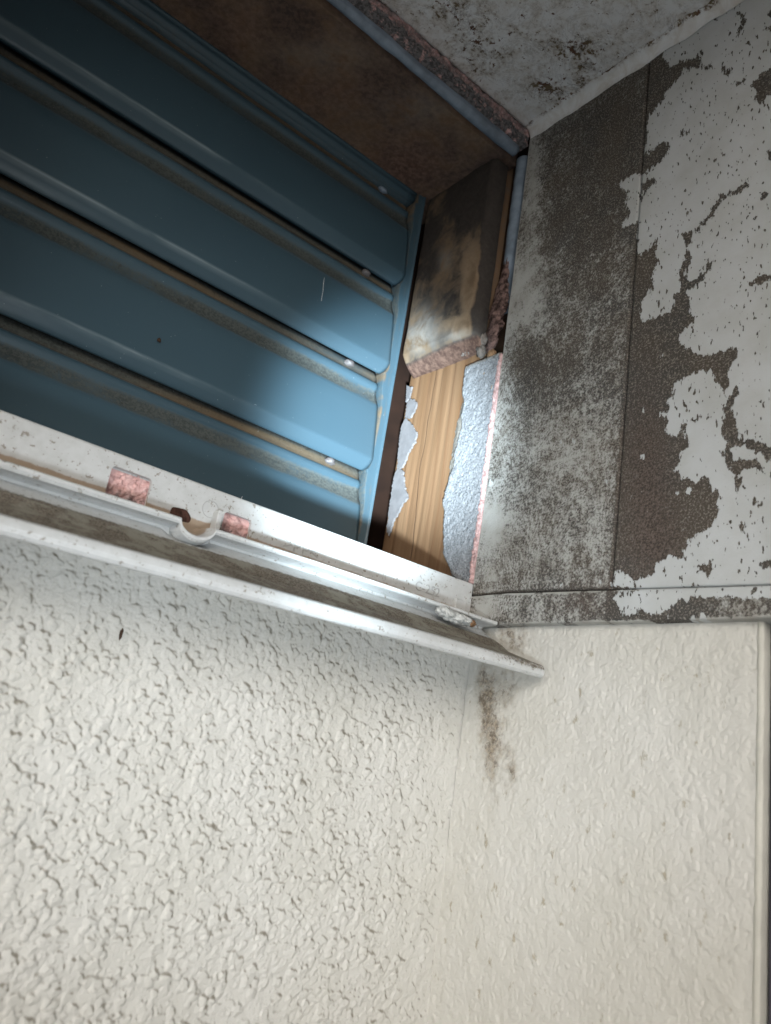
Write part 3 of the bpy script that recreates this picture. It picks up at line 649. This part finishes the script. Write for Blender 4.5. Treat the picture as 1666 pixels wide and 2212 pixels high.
# thin grey plaster flakes on the inner edge of the wood
fe = empty('plaster_flakes'); tag(fe, 'thin grey plaster flakes clinging to the inner edge of the bare wood', 'plaster flakes')
def flake(name, pts, seed):
    P_ = [on(x, y, 0, .0030) for x, y in pts]
    bm = bmesh.new(); vs0 = []
    n_ = len(P_)
    for i in range(n_):
        a, b = P_[i], P_[(i+1) % n_]
        m_ = max(1, int(np.linalg.norm(b-a)/.0012))
        for q in range(m_):
            t = q/m_; p = a+(b-a)*t; jj = .0007
            vs0.append((.0030, p[1]+random.uniform(-jj, jj), p[2]+random.uniform(-jj, jj)))
    vv = [bm.verts.new(v) for v in vs0]; f = bm.faces.new(vv)
    r = bmesh.ops.extrude_face_region(bm, geom=[f]); 
    for v in [e for e in r['geom'] if isinstance(e, bmesh.types.BMVert)]: v.co.x -= .0016
    bmesh.ops.recalc_face_normals(bm, faces=bm.faces[:])
    me = bpy.data.meshes.new(name); bm.to_mesh(me); bm.free()
    return link(name, me, FLAKE, fe, False)
flake('flake', [(882, 872), (892, 862), (904, 872), (898, 890), (890, 903), (879, 903)], 1)
flake('flake', [(878, 905), (889, 915), (903, 935), (900, 955), (888, 972), (880, 995), (872, 1012), (862, 1012), (866, 950), (870, 925)], 2)
flake('flake', [(862, 1012), (873, 1018), (876, 1045), (880, 1062), (884, 1078), (872, 1090), (864, 1108), (852, 1128), (843, 1158), (838, 1150), (848, 1070), (855, 1030)], 3)
flake('flake', [(882, 835), (892, 838), (888, 860), (880, 868)], 4)

# ------------------------------------------------------------------ blue shutter
sh = empty('metal_shutter', (-0.35, 0.1, -0.07)); tag(sh, 'blue painted metal louvre shutter with rust-streaked slats inside the opening', 'shutter')
EDG = [.3286, .2490, .1700, .0902, .0105, -.0690]
# s -> y, dirt, rust  (s runs down one pitch, starting under the lip of the slat above)
PR = [(-.06, .1105, .9, .3), (.00, .1085, 1., .9), (.03, .1075, .9, .9), (.075, .1065, .75, 1.0), (.085, .1052, .2, .6), (.10, .1042, 0, .1), (.13, .1038, 0, 0), (.155, .1046, .05, 0), (.17, .1056, .5, 0),
      (.20, .1058, .8, 0), (.25, .1050, .85, 0), (.29, .1036, .75, 0), (.315, .1026, .3, 0), (.34, .1020, 0, 0), (.45, .1006, 0, 0), (.60, .0990, 0, 0), (.75, .0976, 0, 0), (.86, .0966, 0, 0),
      (.885, .0965, 0, 0), (.895, .0968, 0, 0), (.93, .0981, 0, 0), (.97, .0999, 0, 0), (.993, .1012, 0, .1), (1.0, .1022, 0, .2), (.995, .1035, .2, .2), (.97, .1055, .3, 0)]
PRa = np.array(PR)
xs = np.unique(np.concatenate([np.linspace(-.70, -.06, 60), np.linspace(-.06, 0, 22)]))
for i in range(5):
    zt, zb = EDG[i], EDG[i+1]; pch = zt-zb
    si = np.arange(len(PR))
    T = (xs+.70)/.70
    U, S = np.meshgrid(T, si)
    s = PRa[:, 0][S]; yy = PRa[:, 1][S].copy()
    xe = np.where(s > .9, -.0228-.004*np.clip((s-.9)/.1, 0, 1)**2.2, -.0228)
    xe = np.where(s < .33, -.0228-.0022*sstep(.33, .10, s), xe)
    X = -.70+(xe+.70)*U
    bend = .0006*(fbm(X*9, s*3+i, 150)-.5)
    Z = zt-s*pch+.0010*(X/.3)**2*0
    Vt = np.stack([X, yy+bend, Z], -1).reshape(-1, 3)
    dirt = PRa[:, 2][S]; rust = PRa[:, 3][S]*(.55+.45*sstep(-.3, -.05, X)*0)
    # tired dirt at the screw end
    dirt = dirt+.25*sstep(-.045, -.026, X)*(s < .33); 
    slat = fastmesh('slat', Vt, gridfaces(len(T), len(si), True), BLUE, sh, attrs={'dirt': dirt, 'rust': rust, 'lip_glint': np.exp(-((s-.888)/.008)**2)*sstep(-.10, -.22, X)*.8+.35*np.exp(-((s-.985)/.02)**2)*(i in (1, 2))*sstep(-.24, -.29, X)})  # last attribute paints a bright highlight line along the lip crease
    md = slat.modifiers.new('thickness', 'SOLIDIFY'); md.thickness = .0006; md.offset = -1
    if i < 4 or True:
        c = (-.0520-.0006*(i % 2), .1070, zt-.0012 if i else zt-.002)
        blob('screw_cap', c, (.0042, .0034, .0027), WHITEP if i else LEADC, sh, 40+i, 3, .30, 1.0)
stile = []
zz = np.linspace(-.075, .344, 420)
def stilef(A, Z):
    s = np.zeros_like(Z)
    for i in range(5):
        zt, zb = EDG[i], EDG[i+1]; s = np.where((Z <= zt) & (Z > zb), (zt-Z)/(zt-zb), s)
    s = np.where(Z > .3286, .5, s)
    inner = np.where(s > .9, -.0224-.0036*np.clip((s-.9)/.1, 0, 1)**2.2, -.0224); inner = np.where(s < .33, -.0224-.0022*sstep(.33, .10, s), inner)
    X = inner+(-.0152-inner)*np.clip(A, 0, 1)
    X = np.where(A < 0, inner-.0002, X)
    Y = np.where(A < 0, .0985+(-A)*.012, .0985-.0008*A); Y = np.where(A > 1, .0977+(A-1)*.02, Y)
    Y = Y-.0012*np.exp(-((A-.93)/.08)**2)
    return (X, Y, Z)
sheet('stile', np.array([-1, -.5, -.02, 0, .1, .3, .5, .7, .84, .88, .93, .97, 1.0, 1.02, 1.4, 1.9]), zz, stilef, (0, .004, 0), BLUE, sh,
      attrs={'dirt': lambda A, Z, P: .25+.35*(A < .1), 'rust': lambda A, Z, P: np.clip(.38*np.exp(-((A-.55)/.22)**2)+.6*(A < .25)*sstep(.4, .6, fbm(Z*40, Z*0, 155)), 0, 1)})
o = sheet('top_rail', np.linspace(-.70, -.0235, 80), np.linspace(0, 1, 12), lambda U, T: (U, .0985+.004*T+.0006*np.sin(T*9), .3375-.0095*T), (0, .012, 0), BLUE, sh, flip=True,
          attrs={'dirt': lambda A, Z, P: .15+.2*(Z > .7), 'rust': lambda A, Z, P: 0*A+.1})
bx = box('back_plate', (-.70, .1125, -.075), (-.0160, .1165, .335), BLUE, sh)
# dark cavity behind, closed by added boards to keep sky light out
cv = empty('cavity_timbers', (-.3, .15, -.05)); tag(cv, 'dark red-brown timbers in the gap behind the blue shutter', 'timber')
box('rear_board', (-.75, .165, -.12), (.10, .18, .50), DARK, cv)
box('rear_post', (-.012, .128, -.12), (.035, .1645, .42), REDW, cv, .001)
box('cavity_top', (-.75, .127, .36), (.10, .1645, .37), DARK, cv)
box('cavity_floor', (-.75, .097, -.13), (.10, .1645, -.121), DARK, cv)
box('cavity_side', (.0351, .0, -.12), (.06, .1645, .50), DARK, cv)
box('left_shade_jamb', (-.395, .0005, -.0005), (-.36, .0975, HZ+.002), WOOD, of)  # unseen jamb, set close in to shade the shutter
box('left_wall_face', (-1.5, .0005, -.0010), (-.3955, .0975, CZ+.005), PLASTER, left)

# ------------------------------------------------------------------ white plastic sill strip
ss = empty('sill_strip', (-.3, 0, -.01)); tag(ss, 'white plastic sill strip with dusty drip flange sagging along the foot of the opening', 'sill')
PROF = [(.0025, .0034, 0, 0), (.0004, .0038, 0, 0), (-.0008, .0036, 0, 0), (-.0014, .0028, 0, 0), (-.0015, .000, 0, 0), (-.0015, -.004, 0, 0), (-.0015, -.008, 0, 0), (-.0015, -.0105, 0, 0.05), (-.0015, -.0125, 0, .35), (-.0015, -.0150, 0, .95), (-.0017, -.0172, 0, 1),
        (-.0028, -.0184, 0, 1), (-.006, -.0190, 0, 1), (-.012, -.0196, 0, .8), (-.018, -.0202, 0, .2), (-.0235, -.0208, 0, 0), (-.0252, -.0210, 0, 0), (-.0259, -.0215, 0, 0), (-.0259, -.0228, 0, 0), (-.0250, -.0234, 0, 0),
        (-.0215, -.0235, 0, 0), (-.0160, -.0237, 0, 0), (-.0140, -.0242, 0, 0), (-.0140, -.0255, 0, 0), (-.0165, -.0275, 0, 0), (-.0195, -.0292, .0, 0), (-.0225, -.0307, .25, 0), (-.0260, -.0324, .8, 0), (-.031, -.0350, 1, 0), (-.037, -.0388, 1, 0),
        (-.043, -.0408, 1, 0), (-.049, -.0426, .95, 0), (-.0545, -.0444, .8, 0), (-.0590, -.0456, .45, 0), (-.0615, -.0462, .05, 0), (-.0632, -.0470, 0, 0), (-.0642, -.0484, 0, 0), (-.0646, -.0502, 0, 0), (-.0642, -.0520, 0, 0), (-.0630, -.0532, 0, 0), (-.0612, -.0534, 0, 0),
        (-.0600, -.0520, 0, 0), (-.056, -.0500, 0, 0), (-.045, -.0458, 0, 0), (-.030, -.0400, 0, 0), (-.018, -.0352, 0, 0), (-.010, -.0320, 0, 0), (.0000, -.0300, 0, 0), (.0020, -.0290, 0, 0), (.0008, -.018, 0, 0), (.0008, -.005, 0, 0)]
NX0 = -.1955; NR = .0085
xs = np.unique(np.concatenate([np.linspace(-.70, -.22, 50), np.linspace(-.22, NX0-NR*1.5, 6), NX0+NR*np.linspace(-1.5, 1.15, 60), np.linspace(NX0+NR*1.15, -.0012, 80)]))
Pp = np.array(PROF); npf = len(PROF)
V_ = []
for x in xs:
    for k, (y, z, d_, c_) in enumerate(PROF):
        bow = -.0052*(min(-x, .3)/.28)**1.2*max(0, min(1, (-y-.02)/.035)) - .0024*max(0, (-x-.13)/.15)*(1 if 11 <= k <= 27 else 0)*(.6 if k <= 18 else 1)
        yy = y; z2 = z+bow
        # half-round scoop in the fin
        u = (x-NX0)/NR
        fin = 1.0 if 12 <= k <= 21 else (.45 if k in (11, 22) else 0)
        if fin:
            if -1 < u < 1: dz = math.sqrt(1-u*u)
            elif -1.5 < u <= -1: dz = 0
            else: dz = 0
            dz = max(dz, 0)*min(1, -y/.007)
            z2 -= .0058*dz*fin*1.0
            if k in (20, 21, 22): z2 -= .001*dz
        if k in (23, 24, 25) and -1.4 < u < 1.2: z2 -= .0055*max(0, math.cos(u/1.4*math.pi/2))**1.0*(1, .85, .5)[k-23]; yy -= .0035*max(0, math.cos(u/1.4*math.pi/2))
        # right end of the flange is cut on a slant
        xx = x
        V_.append((xx, yy, z2))
nF = []
nx = len(xs)
for i in range(nx-1):
    for k in range(npf):
        k2 = (k+1) % npf; nF.append((i*npf+k, i*npf+k2, (i+1)*npf+k2, (i+1)*npf+k))
nF.append(tuple(range(npf-1, -1, -1))); nF.append(tuple((nx-1)*npf+k for k in range(npf)))
me = bpy.data.meshes.new('strip_body'); me.from_pydata(V_, [], nF); me.update()
bm = bmesh.new(); bm.from_mesh(me); bmesh.ops.recalc_face_normals(bm, faces=bm.faces[:]); bm.to_mesh(me); bm.free()
so_ = bpy.data.objects.new('strip_tmp', me); COL.objects.link(so_)
cut = []
def cutter(f):
    bm = bmesh.new(); f(bm); bmesh.ops.recalc_face_normals(bm, faces=bm.faces[:]); m2 = bpy.data.meshes.new('c'); bm.to_mesh(m2); bm.free(); o = bpy.data.objects.new('c', m2); COL.objects.link(o); cut.append(o)
    md = so_.modifiers.new('b', 'BOOLEAN'); md.object = o; md.operation = 'DIFFERENCE'; md.solver = 'EXACT'
def rbox(x0, x1, z0, z1):
    def f(bm):
        bmesh.ops.create_cube(bm, size=1)
        for v in bm.verts: v.co = Vector(((x0+x1)/2+v.co.x*(x1-x0), -.001+v.co.y*.0042, (z0+z1)/2+v.co.z*(z1-z0)))
        eds = [e for e in bm.edges if abs(e.verts[0].co.y-e.verts[1].co.y) > .001]
        bmesh.ops.bevel(bm, geom=eds, offset=.0019, segments=5, affect='EDGES', profile=.5)
    return f
cutter(rbox(-.2320, -.2125, -.0180, -.0028)); cutter(rbox(-.1735, -.1580, -.0180, -.0055))
def cyl(bm):
    bmesh.ops.create_cone(bm, cap_ends=True, segments=40, radius1=.0062, radius2=.0062, depth=.0046)
    for v in bm.verts: v.co = Vector((-.1945+v.co.x, -.001+v.co.z, -.0150+v.co.y*.85))
dg = bpy.context.evaluated_depsgraph_get(); me2 = bpy.data.meshes.new_from_object(so_.evaluated_get(dg)); me2.name = 'strip_body'
for c in cut+[so_]: bpy.data.objects.remove(c, do_unlink=True)
vc = np.zeros(len(me2.vertices)*3); me2.vertices.foreach_get('co', vc); vc = vc.reshape(-1, 3)
tree_pts = np.array(V_); kk = np.tile(np.arange(npf), nx)
dust = np.zeros(len(vc)); crs = np.zeros(len(vc))
for s_ in range(0, len(vc), 400):
    blk_ = vc[s_:s_+400]; d2 = ((blk_[:, None, :]-tree_pts[None])**2).sum(-1); j = kk[d2.argmin(1)]
    dust[s_:s_+400] = Pp[j, 2]; crs[s_:s_+400] = Pp[j, 3]
# the right tip of the flange is grimy over its front lip as well
tip = sstep(-.085, -.01, vc[:, 0]); lipz = (vc[:, 1] < -.055)
dust = np.where(lipz, np.maximum(dust, .05*tip+.5*tip*sstep(-.052, -.048, vc[:, 2])), dust)
crs = np.where((vc[:, 1] < -.001) & (vc[:, 1] > -.002) & (vc[:, 2] < .003), sstep(-.0125, -.0165, vc[:, 2]), crs)
for nme, a in (('dust', dust), ('crease', crs)):
    if nme in me2.attributes: me2.attributes.remove(me2.attributes[nme])
    setattr_f(me2, nme, a)
body = link('strip_body', me2, PLAS, ss, False)
me2.polygons.foreach_set('use_smooth', np.ones(len(me2.polygons), dtype=bool))
try:
    me2.set_sharp_from_angle(angle=math.radians(24))
except Exception as ex: print('sharp', ex)
def zero(o):
    for nme in ('dust', 'crease'): setattr_f(o.data, nme, [0]*len(o.data.vertices))
    return o
zero(box('tab', (-.1795, -.0075, -.0190), (-.1768, -.0014, -.0078), PLAS, ss, .0004))
zero(box('end_tab', (-.0165, -.0050, -.0195), (-.0085, -.0016, -.0095), PLAS, ss, .0006))
blob('rusty_screw', (-.1955, -.0014, -.0158), (.0058, .0005, .0046), RUSTS, ss, 61, 4, .18, 1.4)
# raised marks on the face
def text(s, name, x, z, size, ext=.00035, par=None):
    cu = bpy.data.curves.new(name, 'FONT'); cu.body = s; cu.size = size; cu.extrude = ext; cu.fill_mode = 'BOTH' ; cu.offset = -size*.012
    cu.bevel_depth = .00004
    o = bpy.data.objects.new('t', cu); COL.objects.link(o)
    dg = bpy.context.evaluated_depsgraph_get(); m3 = bpy.data.meshes.new_from_object(o.evaluated_get(dg)); bpy.data.objects.remove(o, do_unlink=True)
    for v in m3.vertices: v.co = Vector((x+v.co.x, -.0016-v.co.z*1.0, z+v.co.y))
    r = link(name, m3, MARK, par or ss, False); return r
MARK = m_plain('moulded_mark', (0.37, 0.375, 0.37), .45, .45, .05)
text('>PP<', 'raised_lettering', -.1385, -.0145, .0105)
text('C-252', 'raised_lettering', -.0470, -.0118, .0078)
def ringm(cx, cz, r, a0=0, a1=2*math.pi):
    vs1 = []; fs = []; n_ = 36
    for i in range(n_+1):
        a = a0+(a1-a0)*i/n_
        for (dr, dy) in ((-.00022, 0), (-.00012, -.0002), (.00012, -.0002), (.00022, 0)):
            vs1.append((cx+(r+dr)*math.cos(a), -.0015+dy, cz+(r+dr)*math.sin(a)))
    for i in range(n_):
        for k in range(3): a = i*4+k; fs.append((a, a+1, a+5, a+4))
    return mesh('raised_ring', vs1, fs, MARK, ss)
p = on(455, 1100, 1, -.0015); ringm(p[0], p[2], .0042)
p = on(722, 1200, 1, -.0015); ringm(p[0], p[2], .0042, .3, 3.3)
p = on(845, 1250, 1, -.0015); ringm(p[0], p[2], .0042, .3, 3.6)
# pink coat seen through the two slots
def slotf(U, V): return (U, .0017-.0016*(fbm(U*260, V*260, 160)-.5)-.0008*sstep(.45, .55, fbm(U*500, V*500, 163)), V)
pc = sheet('pink_wall_coat', np.linspace(-.245, -.150, 240), np.linspace(-.0215, .0005, 60), slotf, (0, .0008, 0), PINK, None, attrs={'mold': lambda U, V, P: .0+.9*sstep(-.011, -.0155, V)})
tag(pc, 'pink painted mortar showing through the two slots of the white sill strip', 'wall coat')
# lump of clear sealant on the flange near its end
sg = empty('sealant_lump', tuple(on(985, 1335, 1, -.028))); tag(sg, 'clear glossy sealant lump stuck on the dusty flange near its right end', 'sealant')
for q, (px_, py_, y_, r_) in enumerate([(960, 1322, -.026, .0042), (975, 1330, -.027, .0046), (990, 1337, -.028, .0048), (1003, 1341, -.028, .0042)]):
    p = on(px_, py_, 1, y_)
    blob('lump', p, (r_*1.25, r_*.9, r_*.62), SEAL, sg, 70+q, 4, .5, 2.4)
p = on(1018, 1346, 1, -.029); blob('crumb', p, (.0026, .002, .0018), WOOD, sg, 75, 4, .6, 2.4)

# small stray things -----------------------------------------------------------------------------
def fibre(a, b, r, label):
    a = Vector(a); b = Vector(b); n_ = 8; vs1 = []; fs = []
    ax = (b-a).normalized(); s1 = ax.orthogonal().normalized(); s2 = ax.cross(s1)
    for i in range(n_+1):
        c = a.lerp(b, i/n_)+s1*.0006*math.sin(i*1.1)
        for k in range(5): vs1.append(c+(s1*math.cos(k*1.2566)+s2*math.sin(k*1.2566))*r)
    for i in range(n_):
        for k in range(5): fs.append((i*5+k, i*5+(k+1) % 5, (i+1)*5+(k+1) % 5, (i+1)*5+k))
    o = mesh('spider_thread', vs1, fs, THREAD); tag(o, label, 'thread', 'loose pale threads on the shutter'); return o
fibre(on(701, 600, 1, .094), on(695, 650, 1, .094), .00013, 'thin pale thread hanging in front of the middle blue slat')
fibre(on(524, 1072, 1, .06), on(519, 1092, 1, .06), .00013, 'short pale thread just above the sill strip near the right slot')
sp_ = blob('dirt_speck', on(262, 1369, 1, -.0022), (.0007, .0006, .0025), TWIG, None, 81, 3, .5)
tag(sp_, 'tiny dark brown speck stuck on the coarse stucco below the sill strip', 'speck')
sp_ = blob('dirt_speck', on(344, 735, 1, .097), (.0012, .0007, .0014), TWIG, None, 83, 3, .5)
tag(sp_, 'tiny dark speck in the middle of a blue slat', 'speck')
